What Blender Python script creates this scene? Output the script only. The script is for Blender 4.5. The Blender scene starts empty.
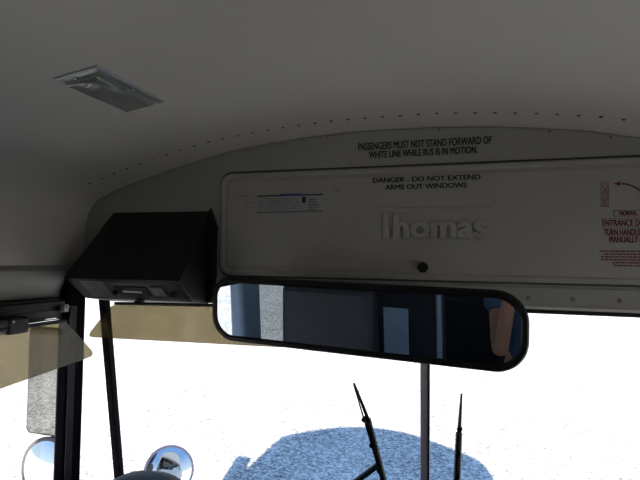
import bpy, bmesh, math, random
from mathutils import Vector, Matrix
random.seed(4)
R = math.radians
sc = bpy.context.scene
COL = sc.collection

# ------------------------------------------------------------------ camera
FPX = 500.0
yaw, pitch, roll = R(17), R(2.3), R(0.8)
CAM = Vector((.12, 0, 1.6))
Fw = Vector((-math.sin(yaw)*math.cos(pitch), math.cos(yaw)*math.cos(pitch), math.sin(pitch)))
Rt = Vector((math.cos(yaw), math.sin(yaw), 0))
Up = Rt.cross(Fw)
Rt, Up = Rt*math.cos(roll)+Up*math.sin(roll), Up*math.cos(roll)-Rt*math.sin(roll)
cd = bpy.data.cameras.new('camera'); cam = bpy.data.objects.new('camera', cd); COL.objects.link(cam)
cd.sensor_width = 36; cd.lens = FPX/640*36; cd.clip_start = .02; cd.clip_end = 500
cam.matrix_world = Matrix(((Rt.x, Up.x, -Fw.x, CAM.x), (Rt.y, Up.y, -Fw.y, CAM.y), (Rt.z, Up.z, -Fw.z, CAM.z), (0, 0, 0, 1)))
sc.camera = cam

# ------------------------------------------------------------------ sky, sun, exposure
w = bpy.data.worlds.new('sky'); sc.world = w; w.use_nodes = True
nt = w.node_tree; nt.nodes.clear()
wo = nt.nodes.new('ShaderNodeOutputWorld'); wb = nt.nodes.new('ShaderNodeBackground')
tc = nt.nodes.new('ShaderNodeTexCoord'); sx = nt.nodes.new('ShaderNodeSeparateXYZ'); cr = nt.nodes.new('ShaderNodeValToRGB')
nt.links.new(tc.outputs['Generated'], sx.inputs[0]); nt.links.new(sx.outputs['Z'], cr.inputs[0])
nt.links.new(cr.outputs[0], wb.inputs[0]); nt.links.new(wb.outputs[0], wo.inputs[0])
cr.color_ramp.elements[0].position = 0; cr.color_ramp.elements[0].color = (.72, .88, 1, 1)
cr.color_ramp.elements[1].position = .6; cr.color_ramp.elements[1].color = (.22, .42, .85, 1)
wb.inputs['Strength'].default_value = 1.15
sd = bpy.data.lights.new('sun', 'SUN'); sun = bpy.data.objects.new('sun', sd); COL.objects.link(sun)
sd.energy = 17.5; sd.angle = R(.55); sd.color = (1, .92, .80)
sun.rotation_euler = Vector((-.402, 1.85, -1)).to_track_quat('-Z', 'Y').to_euler()
sun.location = (3, -8, 8)
vs = sc.view_settings
vs.view_transform = 'Standard'; vs.look = 'None'; vs.gamma = 1; vs.exposure = 0; vs.use_curve_mapping = False

# ------------------------------------------------------------------ helpers
def ray(px, py): return Fw+Rt*((px-320)/FPX)+Up*((240-py)/FPX)
def atY(px, py, y): r = ray(px, py); return CAM+r*((y-CAM.y)/r.y)
def atX(px, py, x): r = ray(px, py); return CAM+r*((x-CAM.x)/r.x)
def atZ(px, py, z): r = ray(px, py); return CAM+r*((z-CAM.z)/r.z)

def mat(name, col, rough=.5, metal=0, noise=0, nscale=8, bump=0, bscale=60, spec=.5, coat=0):
    m = bpy.data.materials.new(name); m.use_nodes = True; t = m.node_tree
    b = t.nodes['Principled BSDF']
    b.inputs['Roughness'].default_value = rough; b.inputs['Metallic'].default_value = metal
    b.inputs['Specular IOR Level'].default_value = spec; b.inputs['Coat Weight'].default_value = coat
    g = t.nodes.new('ShaderNodeTexCoord'); n = t.nodes.new('ShaderNodeTexNoise'); n.inputs['Scale'].default_value = nscale; n.inputs['Detail'].default_value = 5
    r = t.nodes.new('ShaderNodeValToRGB')
    lo = tuple(max(0, c*(1-noise)) for c in col)+(1,); hi = tuple(min(1, c*(1+noise)) for c in col)+(1,)
    r.color_ramp.elements[0].position = .3; r.color_ramp.elements[0].color = lo
    r.color_ramp.elements[1].position = .7; r.color_ramp.elements[1].color = hi
    t.links.new(g.outputs['Object'], n.inputs['Vector']); t.links.new(n.outputs[0], r.inputs[0]); t.links.new(r.outputs[0], b.inputs['Base Color'])
    if bump:
        n2 = t.nodes.new('ShaderNodeTexNoise'); n2.inputs['Scale'].default_value = bscale
        bm_ = t.nodes.new('ShaderNodeBump'); bm_.inputs['Strength'].default_value = bump; bm_.inputs['Distance'].default_value = .002
        t.links.new(g.outputs['Object'], n2.inputs['Vector']); t.links.new(n2.outputs[0], bm_.inputs['Height']); t.links.new(bm_.outputs[0], b.inputs['Normal'])
    return m

def glass(name, tint, refl=.05, rough=0):
    m = bpy.data.materials.new(name); m.use_nodes = True; t = m.node_tree; t.nodes.clear()
    o = t.nodes.new('ShaderNodeOutputMaterial'); mx = t.nodes.new('ShaderNodeMixShader'); tr = t.nodes.new('ShaderNodeBsdfTransparent'); gl = t.nodes.new('ShaderNodeBsdfGlossy')
    tr.inputs[0].default_value = (*tint, 1); gl.inputs['Roughness'].default_value = rough; mx.inputs[0].default_value = refl
    t.links.new(tr.outputs[0], mx.inputs[1]); t.links.new(gl.outputs[0], mx.inputs[2]); t.links.new(mx.outputs[0], o.inputs[0])
    return m

M = dict(
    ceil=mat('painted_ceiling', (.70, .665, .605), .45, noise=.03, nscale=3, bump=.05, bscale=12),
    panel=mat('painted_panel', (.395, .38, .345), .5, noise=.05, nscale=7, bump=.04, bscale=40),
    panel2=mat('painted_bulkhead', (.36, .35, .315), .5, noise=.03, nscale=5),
    cove=mat('cove_trim', (.29, .28, .255), .4, noise=.03),
    rivet=mat('rivet_paint', (.20, .195, .18), .35, noise=.1),
    black=mat('black_paint', (.006, .006, .0065), .55, noise=.2, nscale=20),
    rub=mat('black_rubber', (.008, .0075, .0085), .5, noise=.1, spec=.3),
    post=mat('purple_black_post', (.007, .005, .009), .8, noise=.1, spec=.1),
    postg=mat('grey_post', (.62, .53, .60), .4, noise=.08, nscale=20),
    gap=mat('gap_shade', (.05, .048, .045), .7),
    ink=mat('black_ink', (.012, .012, .012), .6),
    red=mat('red_ink', (.17, .018, .03), .6),
    white=mat('sticker_paper', (.40, .40, .42), .5, noise=.08, nscale=40),
    blue=mat('blue_ink', (.03, .07, .25), .5),
    greyink=mat('grey_ink', (.16, .15, .15), .6),
    brink=mat('brown_ink', (.30, .22, .17), .6),
    steel=mat('steel', (.5, .5, .5), .25, 1, noise=.06, nscale=30),
    alum=mat('lamp_frame', (.50, .51, .50), .3, .6, noise=.06, nscale=30),
    lens=mat('lamp_lens', (.36, .37, .34), .15, .3, noise=.25, nscale=9, bump=.3, bscale=30),
    mirror=mat('mirror_silver', (.62, .66, .72), .01, 1),
    cmirror=mat('convex_silver', (.85, .88, .9), .01, 1),
    label=mat('grey_label', (.16, .16, .165), .5, noise=.25, nscale=60),
    face=mat('control_plate', (.02, .02, .021), .35, noise=.2, nscale=40),
    navy=mat('navy_vinyl', (.009, .012, .022), .55, noise=.15, bump=.2, bscale=90),
    bluep=mat('blue_grey_paint', (.20, .30, .42), .3, noise=.05),
    pale=mat('pale_window_light', (.30, .45, .62), .4, noise=.05),  # bluish window light as a surface colour
    wall=mat('wall_paint', (.30, .30, .29), .5, noise=.04),
    floor=mat('floor_rubber', (.05, .05, .05), .6, noise=.2),
    body=mat('white_body', (.62, .63, .65), .35, noise=.04),
    dash=mat('dash_plastic', (.006, .006, .011), .55, noise=.1, spec=.25),
    scuff=mat('scuff', (.22, .215, .20), .6),
    skin=mat('skin', (.40, .22, .15), .5, noise=.08, nscale=20),
    cap=mat('blue_shirt_cloth', (.05, .10, .20), .8, noise=.08, nscale=60),
    shirt=mat('dark_shirt', (.02, .022, .028), .8, noise=.1, nscale=30),
    jeans=mat('jeans', (.03, .05, .10), .8, noise=.15, nscale=60),
    hair=mat('hair', (.05, .035, .025), .7, noise=.3, nscale=80),
    glass=glass('clear_glass', (.96, .97, .97), .035),
    tint=glass('tinted_glass', (.50, .52, .53), .05),
    visor=glass('smoked_acrylic', (.405, .37, .28), .04, .1),
)
# the visor acrylic is cloudy: it also scatters a little
def cloudy(m, col, fac):
    t = m.node_tree; o = [n for n in t.nodes if n.type == 'OUTPUT_MATERIAL'][0]; src = o.inputs[0].links[0].from_socket
    mx = t.nodes.new('ShaderNodeMixShader'); tl = t.nodes.new('ShaderNodeBsdfTranslucent'); tl.inputs[0].default_value = (*col, 1); mx.inputs[0].default_value = fac
    t.links.new(src, mx.inputs[1]); t.links.new(tl.outputs[0], mx.inputs[2]); t.links.new(mx.outputs[0], o.inputs[0])
cloudy(M['visor'], (.5, .4, .25), .03)

def gravel():
    m = bpy.data.materials.new('gravel'); m.use_nodes = True; t = m.node_tree; b = t.nodes['Principled BSDF']
    g = t.nodes.new('ShaderNodeTexCoord'); v = t.nodes.new('ShaderNodeTexVoronoi'); v.inputs['Scale'].default_value = 38
    n = t.nodes.new('ShaderNodeTexNoise'); n.inputs['Scale'].default_value = 1.2; n.inputs['Detail'].default_value = 8
    s = t.nodes.new('ShaderNodeSeparateColor'); mx = t.nodes.new('ShaderNodeMath'); mx.operation = 'MULTIPLY_ADD'; mx.inputs[1].default_value = .75
    r = t.nodes.new('ShaderNodeValToRGB')
    r.color_ramp.elements[0].position = .24; r.color_ramp.elements[0].color = (.235, .228, .214, 1)
    r.color_ramp.elements[1].position = 1.0; r.color_ramp.elements[1].color = (.95, .92, .87, 1)
    sc_ = t.nodes.new('ShaderNodeMath'); sc_.operation = 'MULTIPLY'; sc_.inputs[1].default_value = .5
    t.links.new(g.outputs['Object'], v.inputs['Vector']); t.links.new(g.outputs['Object'], n.inputs['Vector'])
    t.links.new(v.outputs['Color'], s.inputs[0]); t.links.new(n.outputs[0], sc_.inputs[0])
    t.links.new(s.outputs[0], mx.inputs[0]); t.links.new(sc_.outputs[0], mx.inputs[2]); t.links.new(mx.outputs[0], r.inputs[0]); t.links.new(r.outputs[0], b.inputs['Base Color'])
    b.inputs['Roughness'].default_value = .9; b.inputs['Specular IOR Level'].default_value = .2
    return m
M['gravel'] = gravel()

class MB:
    """collects shapes in world coordinates and links them as ONE mesh object"""
    def __init__(s): s.b = bmesh.new()
    def poly(s, vs, fs):
        v = [s.b.verts.new(p) for p in vs]
        for f in fs: s.b.faces.new([v[i] for i in f])
        return s
    def box(s, x0, x1, y0, y1, z0, z1):
        P = [(x, y, z) for x in (x0, x1) for y in (y0, y1) for z in (z0, z1)]
        return s.poly(P, [(0, 1, 3, 2), (4, 6, 7, 5), (0, 4, 5, 1), (2, 3, 7, 6), (0, 2, 6, 4), (1, 5, 7, 3)])
    def prism(s, pts, d):
        """closed outline (list of 3D points) extruded by vector d"""
        n = len(pts); d = Vector(d); P = [Vector(p) for p in pts]
        return s.poly(P+[p+d for p in P], [tuple(range(n)), tuple(range(2*n-1, n-1, -1))]+[(i, i+n, (i+1) % n+n, (i+1) % n) for i in range(n)])
    def loft(s, loops, caps=True, closed=True):
        n = len(loops[0]); P = [p for l in loops for p in l]; F = []
        for k in range(len(loops)-1):
            for i in range(n if closed else n-1):
                j = (i+1) % n; F.append((k*n+i, k*n+j, (k+1)*n+j, (k+1)*n+i))
        if caps and closed: F += [tuple(range(n-1, -1, -1)), tuple(range((len(loops)-1)*n, len(loops)*n))]
        return s.poly(P, F)
    def tube(s, pts, r, n=12):
        P = [Vector(p) for p in pts]; rs = r if isinstance(r, (list, tuple)) else [r]*len(P); loops = []
        a = None
        for i, p in enumerate(P):
            t = ((P[min(i+1, len(P)-1)]-P[max(i-1, 0)])).normalized()
            if a is None: a = t.orthogonal().normalized()
            else: a = (a-t*a.dot(t)).normalized()
            b = t.cross(a)
            loops.append([p+(a*math.cos(2*math.pi*k/n)+b*math.sin(2*math.pi*k/n))*rs[i] for k in range(n)])
        return s.loft(loops)
    def lathe(s, c, axis, prof, n=24):
        """prof: (radius, height) pairs along axis"""
        ax = Vector(axis).normalized(); a = ax.orthogonal().normalized(); b = ax.cross(a); c = Vector(c)
        return s.loft([[c+ax*h+(a*math.cos(2*math.pi*k/n)+b*math.sin(2*math.pi*k/n))*max(r, 1e-4) for k in range(n)] for r, h in prof])
    def build(s, name, m, parent=None, smooth=False, bevel=0, seg=2, split=None):
        bmesh.ops.recalc_face_normals(s.b, faces=s.b.faces)
        me = bpy.data.meshes.new(name); s.b.to_mesh(me); s.b.free()
        me.materials.append(M[m] if isinstance(m, str) else m)
        o = bpy.data.objects.new(name, me); COL.objects.link(o)
        if smooth:
            for p in me.polygons: p.use_smooth = True
            me.set_sharp_from_angle(angle=R(38))
        if bevel:
            md = o.modifiers.new('bevel', 'BEVEL'); md.width = bevel; md.segments = seg; md.limit_method = 'ANGLE'; md.angle_limit = R(40)
        if parent is not None: adopt(o, parent)
        return o
def wloc(o):
    p = Vector(o.location)
    return p if o.type == 'EMPTY' else Vector((0, 0, 0))
def adopt(o, parent):
    o.parent = parent; o.matrix_parent_inverse = Matrix.Translation(-wloc(parent))
def empty(name, loc, label, cat, group=None):
    o = bpy.data.objects.new(name, None); COL.objects.link(o); o.location = loc; o.empty_display_size = .05
    return tag(o, label, cat, group)
def tag(o, label, cat, group=None):
    o['label'] = label; o['category'] = cat
    if group: o['group'] = group
    return o
def struct(o, label, cat='structure'):
    o['kind'] = 'structure'; o['label'] = label; o['category'] = cat
    return o
def rrect(cx, cz, w_, h_, r, n=8):
    """rounded rectangle outline as (x, z) pairs; r may be 4 radii (tr, tl, bl, br)"""
    rs = r if isinstance(r, (list, tuple)) else [r]*4; out = []
    for k, (sx_, sz_) in enumerate(((1, 1), (-1, 1), (-1, -1), (1, -1))):
        rr = rs[k]; ox, oz = cx+sx_*(w_/2-rr), cz+sz_*(h_/2-rr)
        for i in range(n+1):
            a = math.pi/2*(k+i/n); out.append((ox+rr*math.cos(a), oz+rr*math.sin(a)))
    return out
def text(body, x0, x1, z0, z1, y, m, parent, name='warning_text', depth=.0005, bold=0.0, bevel=0, rot=False, cond=None):
    """lettering fitted to a rectangle on the plane Y = y, read from the bus interior"""
    c = bpy.data.curves.new(name, 'FONT'); c.body = body; c.align_x = 'CENTER'; c.extrude = .01; c.offset = bold if bold <= .02 else 0; c.resolution_u = 4
    c.space_line = .9
    if bevel: c.bevel_depth = bevel; c.bevel_resolution = 2
    t = bpy.data.objects.new(name, c); COL.objects.link(t); bpy.context.view_layer.update()
    me = bpy.data.meshes.new_from_object(t.evaluated_get(bpy.context.evaluated_depsgraph_get()))
    bpy.data.objects.remove(t)
    P = [v.co.copy() for v in me.vertices]
    if bold > .02 and not rot: dup_ = [(-.036, -.012), (.036, -.012), (-.036, .016), (.036, .016), (0, 0)]
    else: dup_ = [(0, 0)]
    if rot: P = [Vector((-p.y, p.x, p.z)) for p in P]
    lo = [min(p[i] for p in P) for i in range(3)]; hi = [max(p[i] for p in P) for i in range(3)]
    for v, p in zip(me.vertices, P):
        u = [(p[i]-lo[i])/(hi[i]-lo[i]) for i in range(3)]
        v.co = (x0+(x1-x0)*u[0], y-depth*u[2], z0+(z1-z0)*u[1])
    if len(dup_) > 1:
        sz = (x1-x0)/(hi[0]-lo[0]); sz2 = (z1-z0)/(hi[1]-lo[1]); b_ = bmesh.new()
        for dx_, dz_ in dup_:
            k0 = len(b_.verts); b_.from_mesh(me); b_.verts.ensure_lookup_table()
            for v in b_.verts[k0:]: v.co.x += dx_*sz; v.co.z += dz_*sz2; v.co.y -= k0*1e-9+dup_.index((dx_, dz_))*.00005
        b_.to_mesh(me); b_.free()
    me.name = name; me.materials.clear(); me.materials.append(M[m])
    o = bpy.data.objects.new(name, me); COL.objects.link(o)
    if parent: adopt(o, parent)
    return o

# ------------------------------------------------------------------ setting
GZ = -.75
g = MB().poly([(-120, -120, GZ), (120, -120, GZ), (120, 120, GZ), (-120, 120, GZ)], [(0, 1, 2, 3)]).build('ground', 'gravel')
struct(g, 'sunlit pale gravel lot in front of and around the bus', 'ground')

D = 1.40            # plane of the front bulkhead
BACK = -6.0
HALF = [(0, 1.973), (.13, 1.972), (.26, 1.964), (.38, 1.953), (.50, 1.937), (.615, 1.913), (.72, 1.887), (.83, 1.856), (.93, 1.826), (1.0, 1.795), (1.035, 1.75), (1.047, 1.67), (1.05, 1.562)]
def wx(u, sgn): return -.1-u if sgn < 0 else (-.1+u if u <= .615 else .515+(u-.615)*.635/.435)
def prof(dz=0, dx=0): return [(wx(u, -1)-dx*u/1.05, z+dz) for u, z in reversed(HALF)]+[(wx(u, 1)+dx*u/1.05, z+dz) for u, z in HALF[1:]]
def zceil(x):
    P = prof()
    for (a, za), (b, zb) in zip(P, P[1:]):
        if a <= x <= b: return za+(zb-za)*(x-a)/(b-a+1e-9)
    return 1.562
inner = prof(); outer = prof(.055, .15)
loop = lambda y: [(x, y, z) for x, z in inner]+[(x, y, z) for x, z in reversed(outer)]
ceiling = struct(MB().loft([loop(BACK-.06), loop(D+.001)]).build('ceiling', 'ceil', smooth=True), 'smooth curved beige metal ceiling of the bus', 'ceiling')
# rounded front cap of the roof above the windscreen (outside)
bul = lambda x, dy: D+.002+dy+.42*(max(0, dy-.032)/.138)*(1-(x/1.3)**2)
capf = [[(x*s_, bul(x, dy), 1.482+(z-1.482)*s_) for x, z in outer]+[(1.27*s_, D+.002+dy, 1.482), (-1.27*s_, D+.002+dy, 1.482)] for dy, s_ in ((0.032, 1), (.09, 1), (.14, .985), (.17, .95))]
struct(MB().loft(capf).build('trim_9', 'body', smooth=True), 'white front cap of the bus roof above the windscreen', 'trim')
fl = struct(MB().box(-1.19, 1.19, BACK, 1.52, -.06, 0).build('floor', 'floor'), 'dark rubber floor of the bus', 'floor')

WX0, WX1 = 1.20, 1.26           # side wall inner / outer
SILL, HEAD = .82, 1.44
ybrk = [1.28, .28, .17] + [.17-.78*k for k in range(1, 8)]
def side(sgn, name):
    a, b = sorted((sgn*WX0, sgn*WX1)); m = MB()
    m.box(a, b, BACK, 1.34, -.06, SILL).box(a, b, BACK, 1.34, HEAD, 1.62)
    prev = .17
    for k in range(1, 8):
        y = .17-.78*k
        m.box(a, b, y-.04, y+.04, SILL, HEAD)
    return struct(m.build(name, 'wall'), '%s side wall of the bus with window openings' % ('left' if sgn < 0 else 'right'), 'wall')
wl = side(-1, 'wall_left'); wr = side(1, 'wall_right')
# back wall with a rear window
m = MB().box(-1.2, 1.2, BACK-.06, BACK, -.06, .95).box(-1.2, -.75, BACK-.06, BACK, .95, 1.5).box(.75, 1.2, BACK-.06, BACK, .95, 1.5)
m.box(-1.15, 1.15, BACK-.05, BACK, 1.5, 1.6).prism([(x, BACK-.05, z-.002) for x, z in inner], (0, .05, 0))
struct(m.build('wall_back', 'wall'), 'back wall of the bus with a rear window', 'wall')
wb_ = struct(MB().box(-.75, .75, BACK-.035, BACK-.03, .95, 1.5).build('window_9', 'tint'), 'tinted rear window of the bus', 'window')

# bulkhead above the windscreen
low = 1.486
m = MB().prism([(x, D, z) for x, z in inner]+[(1.15, D, low), (-1.15, D, low)], (0, .03, 0))
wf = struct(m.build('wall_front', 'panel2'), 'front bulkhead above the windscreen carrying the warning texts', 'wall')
# lower flange with a bright turned lip
fg = MB().box(-.72, 1.15, D-.006, D, low, 1.538).build('flange', 'panel2', wf, bevel=.002)
MB().box(-.72, 1.15, D-.009, D-.004, low-.004, low+.003).build('lip', 'ceil', wf)
for x in [.257+.104*k for k in range(-9, 8)]:
    MB().lathe((x, D-.005, 1.510), (0, -1, 0), [(.006, 0), (.006, .002), (.003, .004)], 10).build('rivet', 'rivet', wf, smooth=True)
# front wall below the windscreen
m = MB().box(-1.24, 1.24, 1.66, 1.72, -.06, .70).box(-1.24, 1.24, 1.34, 1.72, -.12, -.06).box(-1.24, -1.18, 1.40, 1.70, -.06, .70).box(1.18, 1.24, 1.40, 1.70, -.06, .70)
struct(m.build('trim_10', 'body', bevel=.02), 'white nose of the bus below the windscreen', 'trim')
# cove strips between roof and side windows
for sgn, nm in ((-1, 'trim_1'), (1, 'trim_2')):
    pr = [(1.148, 1.572), (1.142, 1.566), (1.132, 1.562), (1.128, 1.556), (1.130, 1.545), (1.138, 1.517), (1.158, 1.478), (1.180, 1.452), (1.199, 1.445), (1.199, 1.572)]
    o = MB().loft([[(sgn*x, y, z) for x, z in pr] for y in (BACK, D-.03)]).build(nm, 'cove', smooth=True)
    struct(o, 'pale cove strip above the %s side windows' % ('left' if sgn < 0 else 'right'), 'trim')
# black window header track on the driver side
o = MB().box(-1.199, -1.135, BACK, 1.30, 1.40, 1.470).box(-1.150, -1.125, BACK, 1.30, 1.445, 1.462).build('trim_3', 'rub', bevel=.004)
struct(o, 'black track along the top of the driver side window', 'trim')
MB().box(-1.1345, -1.131, 1.12, 1.27, 1.415, 1.432).build('guide_rail', 'black', o, bevel=.001)
MB().box(-1.1307, -1.1295, atX(45, 319, -1.13).y, atX(56, 319, -1.13).y, atX(50, 319, -1.13).z-.0015, atX(50, 319, -1.13).z+.0015).build('bright_clip', 'steel', o)
o = MB().box(1.135, 1.199, BACK, 1.30, 1.40, 1.470).build('trim_4', 'rub', bevel=.004)
struct(o, 'black track along the top of the right side windows', 'trim')

# windscreen: raked, flat centre panes with narrow corner panes
T, B = (1.415, 1.492), (1.64, .70)     # (y, z) of top and bottom
def wy(z): return T[0]+(B[0]-T[0])*(T[1]-z)/(T[1]-B[1])
def leanpost(xt, xb, wd, dp, m_, nm, label, zt=1.490, zb=.70):
    pts = lambda x, z: [(x-wd/2, wy(z)-dp/2, z), (x+wd/2, wy(z)-dp/2, z), (x+wd/2, wy(z)+dp/2, z), (x-wd/2, wy(z)+dp/2, z)]
    return struct(MB().loft([pts(xb, zb), pts(xt, zt)]).build(nm, m_, bevel=.003), label, 'trim')
cp = leanpost(-.008, -.024, .022, .02, 'postg', 'trim_5', 'grey upright centre post between the two windscreen panes')
pts = lambda x, z: [(x, wy(z)-.013, z), (x+.004, wy(z)-.013, z), (x+.004, wy(z)+.01, z), (x, wy(z)+.01, z)]
MB().loft([pts(-.024+.0115, .70), pts(.0035, 1.490)]).build('gasket_gap_shade', 'rub', cp)
leanpost(-1.080, -1.162, .028, .026, 'post', 'trim_6', 'thin dark windscreen post left of the convex mirror')
leanpost(1.08, 1.10, .034, .03, 'post', 'trim_7', 'thin dark windscreen post on the right')
for sgn, nm in ((-1, 'trim_8'), (1, 'trim_11')):
    z0, z1 = -.06, 1.555
    q = [(1.195, 1.345), (1.15, 1.302), (1.125, 1.308), (1.098, 1.355), (1.14, 1.398), (1.20, 1.40)]
    o = MB().loft([[(sgn*x, y, z) for x, y in q] for z in (z0, z1)]).build(nm, 'post', bevel=.004)
    struct(o, 'thick dark corner pillar %s' % ('between driver window and windscreen' if sgn < 0 else 'beside the entrance door'), 'trim')
    MB().loft([[(sgn*x, y, z) for x, y in ((1.119, 1.311), (1.114, 1.309), (1.108, 1.330), (1.113, 1.332))] for z in (SILL, 1.44)]).build('seal', 'rub', o)
o = MB().box(-1.13, 1.15, 1.402, 1.436, 1.470, 1.4855).build('trim_12', 'rub', bevel=.003); struct(o, 'black rubber seal along the top of the windscreen', 'trim')
def pane(vs_, nm, label, m_='glass', n=None):
    n = Vector(n or (0, .004, 0)); o = MB().prism(vs_, n).build(nm, m_); return struct(o, label, 'window')
pane([(-1.07, T[0]+.008, 1.48), (-.012, T[0]+.008, 1.48), (-.026, B[0]+.008, .70), (-1.160, B[0]+.010, .70)], 'window_1', 'left windscreen pane in front of the driver')
pane([(1.07, T[0]+.008, 1.48), (.0, T[0]+.008, 1.48), (-.018, B[0]+.008, .70), (1.10, B[0]+.008, .70)], 'window_2', 'right windscreen pane beside the centre post')
pane([(-1.105, 1.352, 1.48), (-1.092, T[0]+.012, 1.48), (-1.175, B[0]+.010, .70), (-1.20, 1.36, .70)], 'window_3', 'narrow corner pane beside the left pillar', n=(-.004, 0, 0))
pane([(1.105, 1.352, 1.48), (1.086, T[0]+.005, 1.48), (1.112, B[0]+.005, .70), (1.20, 1.36, .70)], 'window_4', 'narrow corner pane on the right', n=(.004, 0, 0))
pane([(-1.225, .36, SILL), (-1.225, 1.32, SILL), (-1.225, 1.32, HEAD), (-1.225, .36, HEAD)], 'window_5', 'clear driver side window', n=(-.004, 0, 0))
pane([(1.225, .17, SILL), (1.225, 1.26, SILL), (1.225, 1.26, HEAD), (1.225, .17, HEAD)], 'window_6', 'clear window of the entrance door side', n=(.004, 0, 0))
pane([(-1.225, BACK, SILL), (-1.225, .34, SILL), (-1.225, .34, HEAD), (-1.225, BACK, HEAD)], 'window_7', 'tinted passenger windows on the left', 'tint', (-.004, 0, 0))
pane([(1.225, BACK, SILL), (1.225, .09, SILL), (1.225, .09, HEAD), (1.225, BACK, HEAD)], 'window_8', 'tinted passenger windows on the right', 'tint', (.004, 0, 0))
# posts behind the driver window
o = MB().box(-1.20, -1.12, .33, .47, .0, 1.57).build('trim_13', 'bluep', bevel=.02, seg=3); struct(o, 'blue grey post behind the driver window', 'trim')
o = MB().box(1.12, 1.20, .09, .19, .0, 1.57).build('trim_14', 'bluep', bevel=.02, seg=3); struct(o, 'blue grey post behind the entrance door', 'trim')

# ceiling rivets
for k in range(-22, 24):
    x = k*.0458-.012; y = 1.268; z = zceil(x)
    nrm = Vector((-(zceil(x+.01)-zceil(x-.01))/.02, 0, 1)).normalized()*-1
    MB().lathe((x, y, z), nrm, [(.0048, -.001), (.0048, .0008), (.0034, .0026), (.001, .0032)], 10).build('rivet', 'rivet', ceiling, smooth=True)
for x in (-.43, -.29, .03, .31, .45):
    MB().lathe((x, D, zceil(x)-.008), (0, -1, 0), [(.0035, 0), (.0035, .001), (.001, .002)], 10).build('screw', 'rivet', wf, smooth=True)
m = MB()   # folded seam where ceiling meets bulkhead
m.loft([[(x, y, z+dz) for x, z in inner] for y, dz in ((D-.004, -.0025), (D+.0, -.0035))], closed=False)
m.build('seam', 'panel2', wf, smooth=True)

# ------------------------------------------------------------------ access panel
PX, PZ, PW, PH = -.006, 1.7075, 1.246, .311
ap = empty('access_panel', (PX, D, PZ-PH/2), 'wide beige raised access panel with rounded corners above the windscreen', 'panel')
def ring(w_, h_, r, y): return [(x, y, z) for x, z in rrect(PX, PZ, w_, h_, r)]
m = MB()
m.loft([ring(PW+.006, PH+.006, .036, D), ring(PW, PH, .033, D-.008), ring(PW-.006, PH-.006, .03, D-.011), ring(PW-.022, PH-.022, .026, D-.011),
        ring(PW-.028, PH-.028, .024, D-.007), ring(PW-.040, PH-.040, .02, D-.007), ring(PW-.048, PH-.048, .018, D-.010), ring(PW-.056, PH-.056, .016, D-.0105)])
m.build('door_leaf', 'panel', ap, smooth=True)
MB().loft([ring(PW+.012, PH+.015, .038, D-.0006), ring(PW+.004, PH+.004, .034, D-.0012)], caps=False).build('gasket_gap_shade', 'gap', ap)  # dark ring paints the shadow line between panel and bulkhead
FY = D-.0106     # face of the panel
# embossed name with a long bar
lg = text('homas', -.092, .158, 1.662, 1.730, FY+.001, 'panel', ap, 'embossed_lettering', .009, bold=.02, bevel=.03); lg['label'] = 'raised lettering in the colour of the panel'
def emb(x0, x1, z0, z1): MB().box(x0, x1, FY-.006, FY+.001, z0, z1).build('embossed_lettering', 'panel', ap, bevel=.003)
emb(-.122, -.104, 1.662, 1.738); 
MB().prism([(-.145, FY+.001, 1.738), (.168, FY+.001, 1.741), (.172, FY+.001, 1.756), (.160, FY+.001, 1.748), (-.09, FY+.001, 1.749), (-.1, FY+.001, 1.758), (-.145, FY+.001, 1.748)], (0, -.006, 0)).build('embossed_bar', 'panel', ap, bevel=.002)
k = MB().lathe((-.009, FY+.001, 1.584), (0, -1, 0), [(.013, 0), (.013, .004), (.0145, .006), (.0145, .016), (.011, .02), (.004, .021)], 20).build('latch_knob', 'black', ap, smooth=True)
MB().lathe((.016, FY+.001, 1.5835), (0, -1, 0), [(.004, 0), (.004, .0015), (.002, .0025)], 10).build('screw', 'panel', ap, smooth=True)
# printed warnings
text('PASSENGERS MUST NOT STAND FORWARD OF', -.196, .168, 1.9175, 1.9380, D-.0001, 'ink', wf, bold=.035)
text('WHITE LINE WHILE BUS IS IN MOTION.', -.165, .132, 1.8935, 1.9125, D-.0001, 'ink', wf, bold=.035)
text('DANGER - DO NOT EXTEND', -.150, .139, 1.8205, 1.8340, FY, 'ink', ap, bold=.03)
text('ARMS OUT WINDOWS', -.115, .104, 1.8000, 1.8135, FY, 'ink', ap, bold=.03)
# service sticker
sk = MB().box(-.506, -.297, FY-.0006, FY, 1.742, 1.793).build('printed_sticker', 'white', ap); sk['label'] = 'small white printed sticker with a blue heading'
MB().box(-.506, -.297, FY-.0009, FY-.0005, 1.789, 1.793).build('heading_rule', 'ink', sk)
MB().box(-.432, -.365, FY-.0011, FY-.0005, 1.7885, 1.796).build('heading', 'blue', sk)
MB().box(-.506, -.297, FY-.0009, FY-.0005, 1.740, 1.744).build('foot_rule', 'greyink', sk)
m = MB()
for r_ in range(7):
    z = 1.7835-r_*.0053; x = -.500
    while x < -.368:
        l = random.uniform(.005, .016); m.box(x, x+l, FY-.0008, FY-.0005, z-.0017, z); x += l+.004
m.build('fine_print', 'greyink', sk)
for xa, xb in ((-.468, -.443), (-.415, -.40)):
    m = MB()
    for r_ in range(5): m.box(xa, xb, FY-.0010, FY-.0007, 1.779-r_*.006, 1.781-r_*.006)
    m.build('brown_print', 'brink', sk)
m = MB().box(-.362, -.350, FY-.0008, FY-.0005, 1.768, 1.786)
for z in (1.779, 1.771, 1.763, 1.756, 1.749): m.box(-.343, -.343+random.uniform(.025, .038), FY-.0008, FY-.0005, z-.0022, z)
m.build('fine_print', 'ink', sk)
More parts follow.
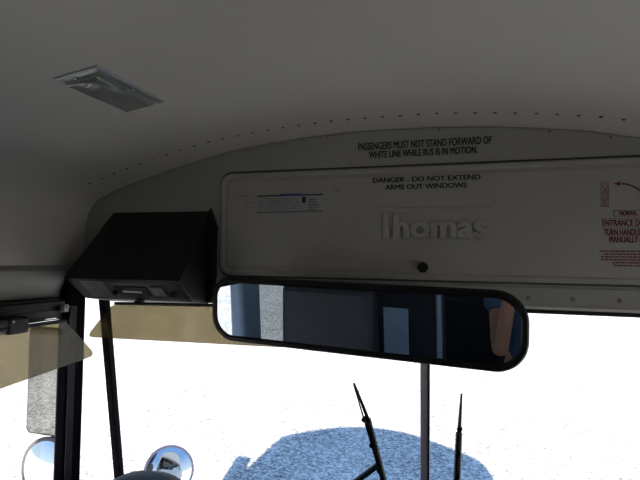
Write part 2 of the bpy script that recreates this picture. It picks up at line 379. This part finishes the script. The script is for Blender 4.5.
# dark pen scuffs beside the sticker
m = MB()
for a, b in (((-.545, 1.768), (-.500, 1.774)), ((-.56, 1.742), (-.53, 1.764)), ((-.30, 1.773), (-.275, 1.779)), ((-.265, 1.800), (-.248, 1.806)), ((-.262, 1.803), (-.252, 1.799)), ((-.57, 1.79), (-.53, 1.793))):
    MB().prism([(a[0], FY-.0003, a[1]), (b[0], FY-.0003, b[1]), (b[0], FY-.0003, b[1]+.0022), (a[0], FY-.0003, a[1]+.0022)], (0, .0002, 0)).build('scuff', 'scuff', ap)
# red emergency door instructions
def frame(x0, x1, z0, z1, t=.0011):
    m = MB()
    for a in ((x0, x1, z0, z0+t), (x0, x1, z1-t, z1), (x0, x0+t, z0, z1), (x1-t, x1, z0, z1)): m.box(a[0], a[1], FY-.0006, FY, a[2], a[3])
    m.build('red_border', 'red', ap)
frame(.425, .442, 1.742, 1.805); text('EMERGENCY', .4285, .4400, 1.745, 1.802, FY, 'red', ap, 'red_text', bold=.035, rot=True)
frame(.452, .520, 1.718, 1.733); text('NORMAL', .466, .504, 1.7205, 1.7305, FY, 'red', ap, 'red_text', bold=.035)
m = MB(); cx, cz, ra = .455, 1.735, .063     # curved arrow
cx, cz = .466, 1.736
arc = [(cx+ra*math.cos(R(a)), cz+ra*math.sin(R(a))) for a in range(8, 91, 6)]
L_ = [(x, FY-.0004, z) for x, z in arc]
m.loft([[(cx+(ra+dr)*math.cos(R(a)), y, cz+(ra+dr)*math.sin(R(a))) for dr, y in ((-.002, FY), (.002, FY), (.002, FY-.0006), (-.002, FY-.0006))] for a in range(8, 91, 6)])
m.prism([(.468, FY, 1.7935), (.468, FY, 1.8045), (.452, FY, 1.799)], (0, -.0006, 0))
m.build('red_arrow', 'red', ap)
for i, (s_, x0, x1, z0, z1) in enumerate((('ENTRANCE DOOR OPENER', .428, .592, 1.6940, 1.7095), ('TURN HANDLE IN EMERGENCY', .431, .595, 1.6710, 1.6865), ('MANUALLY OPEN DOORS', .443, .585, 1.6535, 1.6690))):
    text(s_, x0, x1, z0, z1, FY, 'red', ap, 'red_text', bold=.035)
m = MB()
for z in (1.6895, 1.7125): m.box(.421, .598, FY-.0005, FY, z-.0005, z+.0005)
for j, (z, a, b) in enumerate(((1.632, .421, .6), (1.625, .430, .6), (1.618, .424, .598), (1.611, .424, .6), (1.604, .450, .59), (1.597, .452, .585))):
    x = a
    while x < b-.004:
        l = random.uniform(.003, .010); m.box(x, x+l, FY-.0005, FY, z-.0018, z+.0018); x += l+.0016
m.build('red_fine_print', 'red', ap)

# ------------------------------------------------------------------ dome lamp in the ceiling
lx0, lx1, ly0, ly1 = -.630, -.530, .732, .940
dl = empty('dome_lamp', ((lx0+lx1)/2, (ly0+ly1)/2, zceil(-.57)), 'rectangular metal dome lamp screwed to the ceiling above the driver', 'ceiling light')
def lamp_pt(u, v, h): # u across, v along, h below the ceiling
    x = lx0+(lx1-lx0)*u; return (x, ly0+(ly1-ly0)*v, zceil(lx0)+(zceil(lx1)-zceil(lx0))*u-h)
def lring(e, h, r=.05):
    return [lamp_pt(*p, h) for p in ((e+r*0, e*.55), (1-e, e*.55), (1-e, 1-e*.55), (e, 1-e*.55))]
MB().loft([lring(0, -.001), lring(0, .002), lring(.03, .004), lring(.12, .005)], caps=True).build('frame', 'alum', dl, bevel=.001)
MB().loft([lring(.13, .004), lring(.15, .010), lring(.20, .014), lring(.30, .016)]).build('lens', 'lens', dl, smooth=True)
for u, v in ((.16, .07), (.42, .06), (.93, .55), (.92, .93), (.30, .94)):
    MB().lathe(lamp_pt(u, v, .004), (0, 0, -1), [(.0045, 0), (.0045, .002), (.002, .0035)], 10).build('screw', 'steel', dl, smooth=True)
MB().box(*[c for c in (lamp_pt(.3, .09, 0)[0], lamp_pt(.42, .09, 0)[0])], lamp_pt(0, .085, 0)[1], lamp_pt(0, .13, 0)[1], zceil(-.58)-.014, zceil(-.58)-.004).build('switch', 'black', dl, bevel=.002)

# ------------------------------------------------------------------ black control box
bt = [atY(115, 213, D), atY(212, 210, D)]
zt = (bt[0].z+bt[1].z)/2
XL, XR = -1.035, -.668
bx = empty('control_box', ((XL+XR)/2, D, 1.47), 'black wedge shaped metal control box mounted on the bulkhead, left of the panel', 'control box')
pr = [(D-.001, zt), (1.235, 1.543), (1.230, 1.535), (1.305, 1.470), (D-.001, 1.454)]
MB().loft([[(x, y, z) for x, (y, z) in zip((XL, XL-.034, XL-.033, XL-.018, XL), pr)], [(XR, y, z) for y, z in pr]]).build('housing', 'black', bx, bevel=.003)
MB().prism([(XR, D-.001, 1.462), (XR, D-.001, 1.757), (XR+.004, D-.001, 1.757), (XR+.027, D-.001, 1.70), (XR+.027, D-.001, 1.462)], (0, -.012, 0)).build('mounting_bracket', 'black', bx, bevel=.002)
# fascia features lie on the sloping lower front face
A0, A1 = Vector((0, 1.230, 1.535)), Vector((0, 1.305, 1.470)); dn = (A1-A0); fn = Vector((0, -dn.z*-1, 0)); nf = Vector((0, dn.z, -dn.y)).normalized()
if nf.y > 0: nf = -nf
def fas(u, v, h): return Vector((XL+(XR-XL)*u, A0.y+dn.y*v, A0.z+dn.z*v))+nf*h
def fbox(u0, u1, v0, v1, h, h0=-.001): m = MB(); m.prism([fas(u0, v0, h0), fas(u1, v0, h0), fas(u1, v1, h0), fas(u0, v1, h0)], nf*(h-h0)); return m
fbox(.30, .95, .10, .92, .0015).build('fascia_plate', 'face', bx, bevel=.001)
fbox(.05, .28, .10, .88, .0015).build('rating_label', 'label', bx)['label'] = 'grey printed label'
m = MB()
for i in range(5): v = .2+i*.13; m.prism([fas(.07, v, .0015), fas(.19+.05*random.random(), v, .0015), fas(.2, v+.04, .0015), fas(.07, v+.04, .0015)], nf*.0005)
m.build('fine_print', 'greyink', bx)
fbox(.36, .66, .3, .72, .004).build('display_slot', 'black', bx, bevel=.001)
fbox(.42, .60, .46, .56, .0055, .004).build('slot_edge', 'steel', bx)
fbox(.70, .82, .26, .66, .007).build('rocker_switch', 'label', bx, bevel=.002)
for u in (.33, .88): MB().lathe(fas(u, .6, .0015), nf, [(.009, 0), (.009, .008), (.006, .012)], 16).build('dial', 'black', bx, smooth=True)
# ------------------------------------------------------------------ interior rear view mirror
MP = .9; MY = 8.0; MT = 3.0
mc = Vector((-.160, 1.165, 1.4620))
rm = empty('rear_view_mirror', mc, 'long black framed interior mirror with rounded ends hanging below the bulkhead', 'mirror')
rotm = Matrix.Rotation(R(-MY), 4, 'Z') @ Matrix.Rotation(R(MT), 4, 'X') @ Matrix.Rotation(R(MP), 4, 'Y')
def mp(x, y, z): return mc+rotm @ Vector((x, y, z))
W_, H_ = .790, .172
def mring(e, y, rr=(.068, .055, .068, .068)): return [mp(x, y, z) for x, z in rrect(0, 0, W_-2*e, H_-2*e, [r-e*.9 for r in rr], 10)]
MB().loft([mring(.012, .022), mring(.002, .016), mring(0, .006), mring(0, -.004), mring(.003, -.010), mring(.012, -.011), mring(.0165, -.006)]).build('frame', 'rub', rm, smooth=True)
gl = MB().loft([mring(.0166, -.004), mring(.0166, -.0062)]).build('mirror_glass', 'mirror', rm)
# bracket arms
MB().tube([mp(-.372, .012, -.01), mp(-.40, .05, .0), (-.60, 1.36, 1.47), (-.66, 1.392, 1.475)], .007).build('bracket_arm', 'black', rm, smooth=True)
MB().tube([mp(.2, .02, .02), (.06, 1.30, 1.485), (.06, 1.396, 1.505)], .008).build('bracket_arm', 'black', rm, smooth=True)
MB().tube([mp(-.1, .02, .02), (-.2, 1.30, 1.485), (-.2, 1.396, 1.505)], .008).build('bracket_arm', 'black', rm, smooth=True)

# ------------------------------------------------------------------ sun visors
def rounded(pts, r, n=6):
    out = []
    N = len(pts)
    for i in range(N):
        p, a, b = Vector(pts[i]), Vector(pts[i-1]), Vector(pts[(i+1) % N])
        rr = r[i] if isinstance(r, (list, tuple)) else r
        da, db = (a-p), (b-p); rr = min(rr, da.length*.49, db.length*.49)
        s_, e_ = p+da.normalized()*rr, p+db.normalized()*rr
        for k in range(n+1):
            t = k/n; out.append(s_*(1-t)**2+p*2*t*(1-t)+e_*t*t)
    return out
v1 = empty('sun_visor', (-.67, 1.30, 1.455), 'wide smoked brown sun visor hanging below the black control box', 'sun visor')
c4 = [atY(112, 304.5, 1.30), atY(86, 337, 1.30), atY(312, 349, 1.28), atY(318, 309, 1.28)]
MB().prism(rounded(c4, [.02, .03, .02, .02]), (0, .004, 0)).build('tinted_panel', 'visor', v1)
MB().tube([c4[0]+Vector((.01, .002, .004)), c4[3]+Vector((0, .002, .004))], .005).build('hinge_rod', 'black', v1, smooth=True)
for x in (-.85, -.5): MB().box(x-.012, x+.012, 1.292, 1.312, 1.458, 1.470).build('hinge_bracket', 'black', v1, bevel=.002)
v2 = empty('sun_visor', (-1.09, 1.0, 1.42), 'smoked brown sun visor hanging over the driver side window', 'sun visor')
VX = -1.085
c5 = [Vector((VX, .72, 1.405)), Vector((VX, .72, 1.245)), atX(0, 389, VX), atX(96, 355, VX), atX(66, 322, VX)]
c5 = [Vector((VX, .72, c5[4].z)), c5[1].xyz, c5[2], c5[3], c5[4]]
c5[1].z = c5[2].z-.01
MB().prism(rounded(c5, [.01, .03, .001, .035, .01]), (-.004, 0, 0)).build('tinted_panel', 'visor', v2)
MB().tube([(VX-.002, .72, c5[4].z+.004), (VX-.002, c5[4].y, c5[4].z+.004)], .006).build('hinge_rod', 'black', v2, smooth=True)
p = atX(14, 328, -1.095)
MB().box(-1.133, -1.078, p.y-.03, p.y+.035, p.z-.016, p.z+.03).build('hinge_clamp', 'black', v2, bevel=.006)
MB().lathe((-1.078, atX(12, 322, -1.08).y, atX(12, 322, -1.08).z), (1, 0, 0), [(.005, 0), (.005, .002), (.003, .005)], 12).build('screw', 'steel', v2, smooth=True)
p = atX(64, 308, -1.12)
ck = tag(MB().box(-1.128, -1.108, p.y-.010, p.y+.008, p.z-.012, p.z+.012).lathe((-1.108, p.y, p.z+.004), (1, 0, 0), [(.006, 0), (.006, .004), (.003, .006)], 12).build('cable_clip', 'white', bevel=.003), 'small pale plastic clip at the top of the left corner pillar', 'clip')

# ------------------------------------------------------------------ wipers (outside, on the windscreen)
def wiper(px, label, kink):
    pts_ = [atY(a, b, 0) if False else None for a, b in ()]
    P = []
    for a, b in px:
        y = 1.55
        for _ in range(6): y = wy(atY(a, b, y).z)+.03
        P.append(atY(a, b, y))
    tip, mid, low_ = P[0], P[1], P[2]
    r_ = empty('windscreen_wiper', low_, label, 'windscreen wiper')
    ext = (low_-mid).normalized()
    MB().tube([tip, tip*.5+mid*.5, mid], [.003, .005, .006], 8).build('blade_tip', 'rub', r_)
    e = low_+ext*.09
    MB().tube([mid, mid*.4+low_*.6, e], [.0095, .0105, .011], 8).build('blade_bridge', 'black', r_, smooth=True)
    MB().tube([tip+Vector((0, -.008, 0)), e+Vector((0, -.006, 0))], [.002, .005], 6).build('rubber_edge', 'rub', r_)
    for t in (.3, .52, .74):
        q = tip+(e-tip)*t; MB().lathe(q, (0, -1, 0), [(.008, -.004), (.008, .014)], 8).build('claw', 'rub', r_)
    if kink:
        q, s_ = [None, None]
        y = 1.60; q = atY(378, 466, y); s_ = atY(352, 486, y)
        MB().tube([q+Vector((.004, .012, .003)), s_+Vector((0, .02, 0)), Vector((s_.x-.02, 1.66, .84))], [.010, .010, .012], 8).build('wiper_arm', 'black', r_, smooth=True)
    else:
        MB().tube([low_+Vector((0, .012, -.01)), Vector((low_.x-.02, 1.66, .83))], [.004, .008], 8).build('wiper_arm', 'black', r_, smooth=True)
wiper(((354, 383), (368, 419), (382, 474)), 'black wiper leaning left, to the left of the windscreen centre post', True)
wiper(((461.5, 394), (459, 433), (457, 478)), 'black upright wiper to the right of the windscreen centre post', False)

# ------------------------------------------------------------------ outside mirrors
MYp = 1.75
c = atY(46, 372, MYp); x0 = atY(28, 380, MYp).x; x1 = x0+.19; z0 = atY(30, 433, MYp).z; z1 = z0+.46
om = empty('side_mirror', ((x0+x1)/2, MYp, z0), 'tall rectangular flat side mirror outside the driver window', 'mirror')
ring_ = lambda e, y: [(x, y, z) for x, z in rrect((x0+x1)/2, (z0+z1)/2, x1-x0-2*e, z1-z0-2*e, .025)]
MB().loft([ring_(.01, MYp+.035), ring_(0, MYp+.02), ring_(0, MYp), ring_(.007, MYp-.003)]).build('frame', mat('grey_frame', (.03, .03, .035), .5), om, smooth=True)
MB().loft([ring_(.0072, MYp-.0028), ring_(.0085, MYp-.004)]).build('mirror_glass', mat('side_mirror_silver', (.27, .28, .265), .02, 1), om)
MB().tube([((x0+x1)/2, MYp+.03, z0+.2), ((x0+x1)/2, MYp+.07, z0+.1), ((x0+x1)/2, MYp+.07, .35), (-1.2, 1.69, .3)], .012).build('mirror_arm', 'rub', om, smooth=True)
def convex(c, axis, r, bulge, name, label, armpts, framem):
    e = empty(name, c, label, 'mirror'); ax = Vector(axis).normalized(); c = Vector(c)
    Rs = (r*r+bulge*bulge)/(2*bulge)
    pr_ = [(r*math.sin(t*math.pi/2) if False else r*(1-t), math.sqrt(max(0, Rs*Rs-(r*(1-t))**2))-(Rs-bulge)) for t in [k/10 for k in range(11)]]
    MB().lathe(c, ax, [(r, -.001)]+pr_, 48).build('mirror_glass', 'cmirror', e, smooth=True)
    MB().lathe(c, ax, [(r*.6, -.05), (r*.92, -.03), (r*1.03, -.004), (r*1.03, .004), (r*.995, .006)], 48).build('frame', framem, e, smooth=True)
    MB().tube(armpts, .010).build('mirror_arm', 'rub', e, smooth=True)
cc = atY(48, 471, MYp)
convex(cc, (.0, -1, .05), .138, .035, 'convex_mirror', 'round convex mirror mounted under the tall side mirror', [(cc.x, cc.y+.03, cc.z+.05), (cc.x-.02, cc.y+.04, z0+.0), ((x0+x1)/2, MYp+.022, z0+.05)], mat('grey_rim', (.08, .08, .09), .4))
cc = atY(169, 471, 2.25); 
convex(cc, (.75, -1, .32), .120, .04, 'convex_mirror', 'round convex mirror on an arm in front of the bus, showing blue sky', [cc+Vector((0, .03, 0)), cc+Vector((0, .06, -.3)), (-1.1, 1.68, .3)], M['postg'])

# ------------------------------------------------------------------ dashboard
db = empty('dashboard', (-.5, 1.35, .0), 'dark dashboard under the windscreen in front of the driver', 'dashboard')
MB().prism([(-1.17, 1.15, .55), (-1.17, 1.12, .66), (-1.17, 1.20, .70), (-1.17, 1.62, .70), (-1.17, 1.62, 0), (-1.17, 1.3, 0)], (2.2, 0, 0)).build('dash_body', 'dash', db, bevel=.02)
hp = atY(127, 471, 1.17); 
m = MB(); loops = []
for y, s_ in ((1.16, .96), (1.165, 1.0), (1.19, 1.01), (1.27, .98), (1.33, .85)):
    loops.append([(hp.x+.19*s_*math.cos(R(a)), y, hp.z-.225+.19*s_*math.sin(R(a)) if a not in (0, 180) else .70) for a in range(0, 181, 9)])
m.loft(loops).build('instrument_hood', 'dash', db, smooth=True)

# ------------------------------------------------------------------ seats behind the camera (seen in the mirror)
ds = empty('driver_seat', (-.74, .58, 0), 'dark navy high backed driver seat seen in the interior mirror', 'seat')
MB().box(-.96, -.52, .34, .76, .44, .54).build('seat_cushion', 'navy', ds, bevel=.04, seg=3)
MB().prism([(-.975, .30, .5), (-.975, .42, .5), (-.975, .37, 1.40), (-.975, .28, 1.40)], (.47, 0, 0)).build('backrest', 'navy', ds, bevel=.035, seg=3)
MB().lathe((-.74, .55, 0), (0, 0, 1), [(.18, 0), (.18, .02), (.06, .04), (.06, .44)], 20).build('pedestal', 'black', ds)
bs = empty('passenger_seat', (-.75, -1.0, 0), 'dark navy padded bench seat, nearest behind the driver', 'seat', 'bench seats in two rows')
def bench():
    MB().box(-1.19, -.33, -1.05, -.65, .34, .46).build('seat_cushion', 'navy', bs, bevel=.04, seg=3)
    MB().prism([(-1.19, -1.12, .4), (-1.19, -1.01, .4), (-1.19, -1.10, 1.10), (-1.19, -1.17, 1.10)], (.86, 0, 0)).build('backrest', 'navy', bs, bevel=.03, seg=3)
    for x, y in ((-.4, -1.0), (-.4, -.72), (-1.12, -1.0), (-1.12, -.72)): MB().tube([(x, y, 0), (x, y, .35)], .014).build('leg', 'black', bs, smooth=True)
bench()
for r_ in range(3):
    for sgn in (0, 1):
        if r_ == 0 and sgn == 0: continue
        c_ = bs.copy(); COL.objects.link(c_); c_.location = (bs.location.x+sgn*1.52, bs.location.y-.95*r_, 0)
        c_['label'] = 'dark navy padded bench seat on the %s, %s row behind the driver' % (('left', 'right')[sgn], ('first', 'second', 'third')[r_])
        for ch in list(bs.children):
            d = ch.copy(); COL.objects.link(d); d.parent = c_; d.matrix_parent_inverse = ch.matrix_parent_inverse.copy()
cb = empty('partition', (-.8, -.15, 0), 'dark padded partition with an added pale blue patch of window light, behind the driver seat', 'partition')
MB().box(-1.19, -.38, -.17, -.14, .25, 1.36).build('padded_board', 'navy', cb, bevel=.012, seg=3)
for x in (-.75, -.40): MB().tube([(x, -.125, 0), (x, -.125, 1.56)], .014).build('upright', 'bluep', cb, smooth=True)
MB().box(-.70, -.565, -.1395, -.137, .96, 1.22).build('window_light_patch', 'pale', cb)['label'] = 'added pale blue patch standing in for window light'  # added patch, its colour imitates bluish light from a side window
# ------------------------------------------------------------------ the person standing with the camera (seen in the right end of the mirror)
def skin_mesh(name, m, parent, joints, bones, sub=2, root=0, extra=None):
    me = bpy.data.meshes.new(name); me.from_pydata([j[:3] for j in joints], bones, [])
    o = bpy.data.objects.new(name, me); COL.objects.link(o)
    md = o.modifiers.new('skin', 'SKIN'); md.use_smooth_shade = True
    sb = o.modifiers.new('sub', 'SUBSURF'); sb.levels = sub; sb.render_levels = sub
    for v, j in zip(me.skin_vertices[0].data, joints):
        v.radius = (j[3], j[4] if len(j) > 4 else j[3]); v.use_root = False
    me.skin_vertices[0].data[root].use_root = True
    bpy.context.view_layer.update()
    ev = bpy.data.meshes.new_from_object(o.evaluated_get(bpy.context.evaluated_depsgraph_get()))
    o.modifiers.clear(); o.data = ev; ev.materials.clear(); ev.materials.append(M[m])
    for p in ev.polygons: p.use_smooth = True
    adopt(o, parent); return o
P0 = Vector((-.02, -.40, 0))
ps = empty('person', P0, 'person in a blue short sleeved shirt holding up a camera, seen in the mirror', 'person')
def P(x, y, z, *r): return (P0.x+x, P0.y+y, z)+r
J = [P(0, 0, .92, .135, .10), P(0, -.005, 1.08, .12, .095), P(0, 0, 1.22, .14, .10), P(0, 0, 1.32, .11, .085), P(0, .01, 1.40, .05), P(0, .02, 1.46, .05),
     P(-.17, 0, 1.33, .055), P(-.125, .17, 1.05, .040), P(-.115, .20, 1.04, .038), P(-.02, .335, 1.46, .028), P(.03, .35, 1.53, .026),
     P(.17, 0, 1.33, .055), P(.28, .17, 1.12, .045), P(.285, .205, 1.10, .042), P(.27, .325, 1.46, .028), P(.24, .345, 1.53, .026),
     P(-.09, 0, .82, .085), P(-.10, .02, .46, .055), P(-.11, -.02, .10, .04), P(-.12, .09, .04, .035), P(.09, 0, .82, .085), P(.10, .02, .46, .055), P(.11, -.02, .10, .04), P(.12, .09, .04, .035)]
Bn = [(0, 1), (1, 2), (2, 3), (3, 4), (4, 5), (3, 6), (6, 7), (7, 8), (8, 9), (9, 10), (3, 11), (11, 12), (12, 13), (13, 14), (14, 15), (0, 16), (16, 17), (17, 18), (18, 19), (0, 20), (20, 21), (21, 22), (22, 23)]
body = skin_mesh('body', 'skin', ps, J, Bn)
# head with brow, nose, chin and ears joined to the body mesh
hb = bmesh.new(); hb.from_mesh(body.data)
hc = Vector((P0.x, P0.y+.04, 1.555))
hd = bmesh.new(); bmesh.ops.create_uvsphere(hd, u_segments=40, v_segments=28, radius=1)
def g3(x, z, cx, cz, wx_, wz): return math.exp(-((x-cx)/wx_)**2-((z-cz)/wz)**2)
for v in hd.verts:
    x, y, z = v.co; f = max(0, y)
    tz = 1-.22*max(0, -z)
    d = f*(.16*g3(x, z, 0, -.12, .11, .16)+.05*g3(x, z, 0, .2, .5, .1)+.05*g3(x, z, 0, -.48, .22, .07)+.06*g3(x, z, 0, -.8, .3, .15)-.07*(g3(x, z, .36, .04, .15, .1)+g3(x, z, -.36, .04, .15, .1)))
    v.co = Vector((x*.076*tz, (y*(1+d))*.098+(-.01 if z < 0 else 0), z*.118))
for v in hd.verts: v.co += hc
me_ = bpy.data.meshes.new('h'); hd.to_mesh(me_); hb.from_mesh(me_); hd.free()
for s_ in (-1, 1):
    e = bmesh.new(); bmesh.ops.create_uvsphere(e, u_segments=14, v_segments=10, radius=1)
    for v in e.verts: v.co = Vector((v.co.x*.010+s_*.078, v.co.y*.018-.005, v.co.z*.032-.005))+hc
    e.to_mesh(me_); hb.from_mesh(me_); e.free()
# hands: palm, four fingers and a thumb closing on the camera
def finger(pts, rs):
    m = MB(); m.tube(pts, rs, 10); m.b.to_mesh(me_); hb.from_mesh(me_); m.b.free()
for s_, hx in ((-1, .042), (1, .198)):
    w0 = Vector((hx+s_*.03, -.055, 1.505)); pc = Vector((hx+s_*.012, -.045, 1.585))
    finger([w0, w0*.4+pc*.6, pc, pc+Vector((0, .0, .03))], [.024, .032, .034, .022])
    for k in range(4):
        b0 = pc+Vector((s_*.004, -.012+.002*k, .026-.020*k)); L = (.062, .07, .066, .052)[k]
        finger([b0, b0+Vector((-s_*L*.15, .030, .006)), b0+Vector((-s_*L*.5, .036, .004)), b0+Vector((-s_*L*.8, .030, 0))], [.010, .0095, .0085, .006])
    t0 = pc+Vector((0, -.006, -.02)); finger([t0, t0+Vector((-s_*.02, -.012, .004)), t0+Vector((-s_*.045, -.008, .008))], [.012, .0105, .008])
hb.to_mesh(body.data); hb.free(); bpy.data.meshes.remove(me_)
for p in body.data.polygons: p.use_smooth = True
for s_ in (-1, 1):
    MB().lathe(hc+Vector((s_*.030, .080, .008)), (0, 1, 0), [(.011, 0), (.010, .005), (.006, .008), (.002, .0085)], 16).build('eye', 'white', ps, smooth=True)
skin_mesh('shirt', 'cap', ps, [P(0, 0, .88, .155, .12), P(0, -.005, 1.08, .14, .112), P(0, 0, 1.22, .155, .115), P(0, 0, 1.33, .12, .095), P(-.17, 0, 1.335, .075), P(-.155, .095, 1.20, .066), P(.17, 0, 1.335, .075), P(.225, .085, 1.23, .068)], [(0, 1), (1, 2), (2, 3), (3, 4), (4, 5), (3, 6), (6, 7)])
skin_mesh('trousers', 'jeans', ps, [P(0, 0, .90, .14, .11), P(-.09, 0, .80, .10), P(-.10, .02, .46, .075), P(-.11, -.02, .10, .065), P(.09, 0, .80, .10), P(.10, .02, .46, .075), P(.11, -.02, .10, .065)], [(0, 1), (1, 2), (2, 3), (0, 4), (4, 5), (5, 6)])
for s_ in (-1, 1):
    MB().loft([[(P0.x+s_*.12+.048*k_*math.cos(a), P0.y+.06+.13*k_*math.sin(a), z) for a in [2*math.pi*i/20 for i in range(20)]] for z, k_ in ((0, 1), (.03, 1.02), (.06, .9), (.09, .55))]).build('shoe', 'black', ps, smooth=True)
hm = MB()
hm.loft([[hc+Vector((.083*math.cos(t)*math.cos(a), -.006+.106*math.cos(t)*math.sin(a), .02+.108*math.sin(t))) for a in [2*math.pi*i/28 for i in range(28)]] for t in [R(d) for d in (0, 15, 30, 45, 60, 75, 89)]])
hm.build('hair', 'hair', ps, smooth=True)
dc = empty('digital_camera', (.12, -.022, 1.57), "small black compact camera held up in the person's hands", 'camera')
MB().box(.070, .170, -.036, -.014, 1.572, 1.630).build('camera_body', 'black', dc, bevel=.004, seg=3)
MB().lathe((.12, -.014, 1.60), (0, 1, 0), [(.022, -.002), (.022, .004), (.019, .005), (.018, .008), (.006, .0085)], 24).build('lens_barrel', 'steel', dc, smooth=True)
MB().lathe((.09, -.025, 1.629), (0, 0, 1), [(.006, 0), (.006, .003), (.003, .004)], 16).build('shutter_button', 'steel', dc, smooth=True)
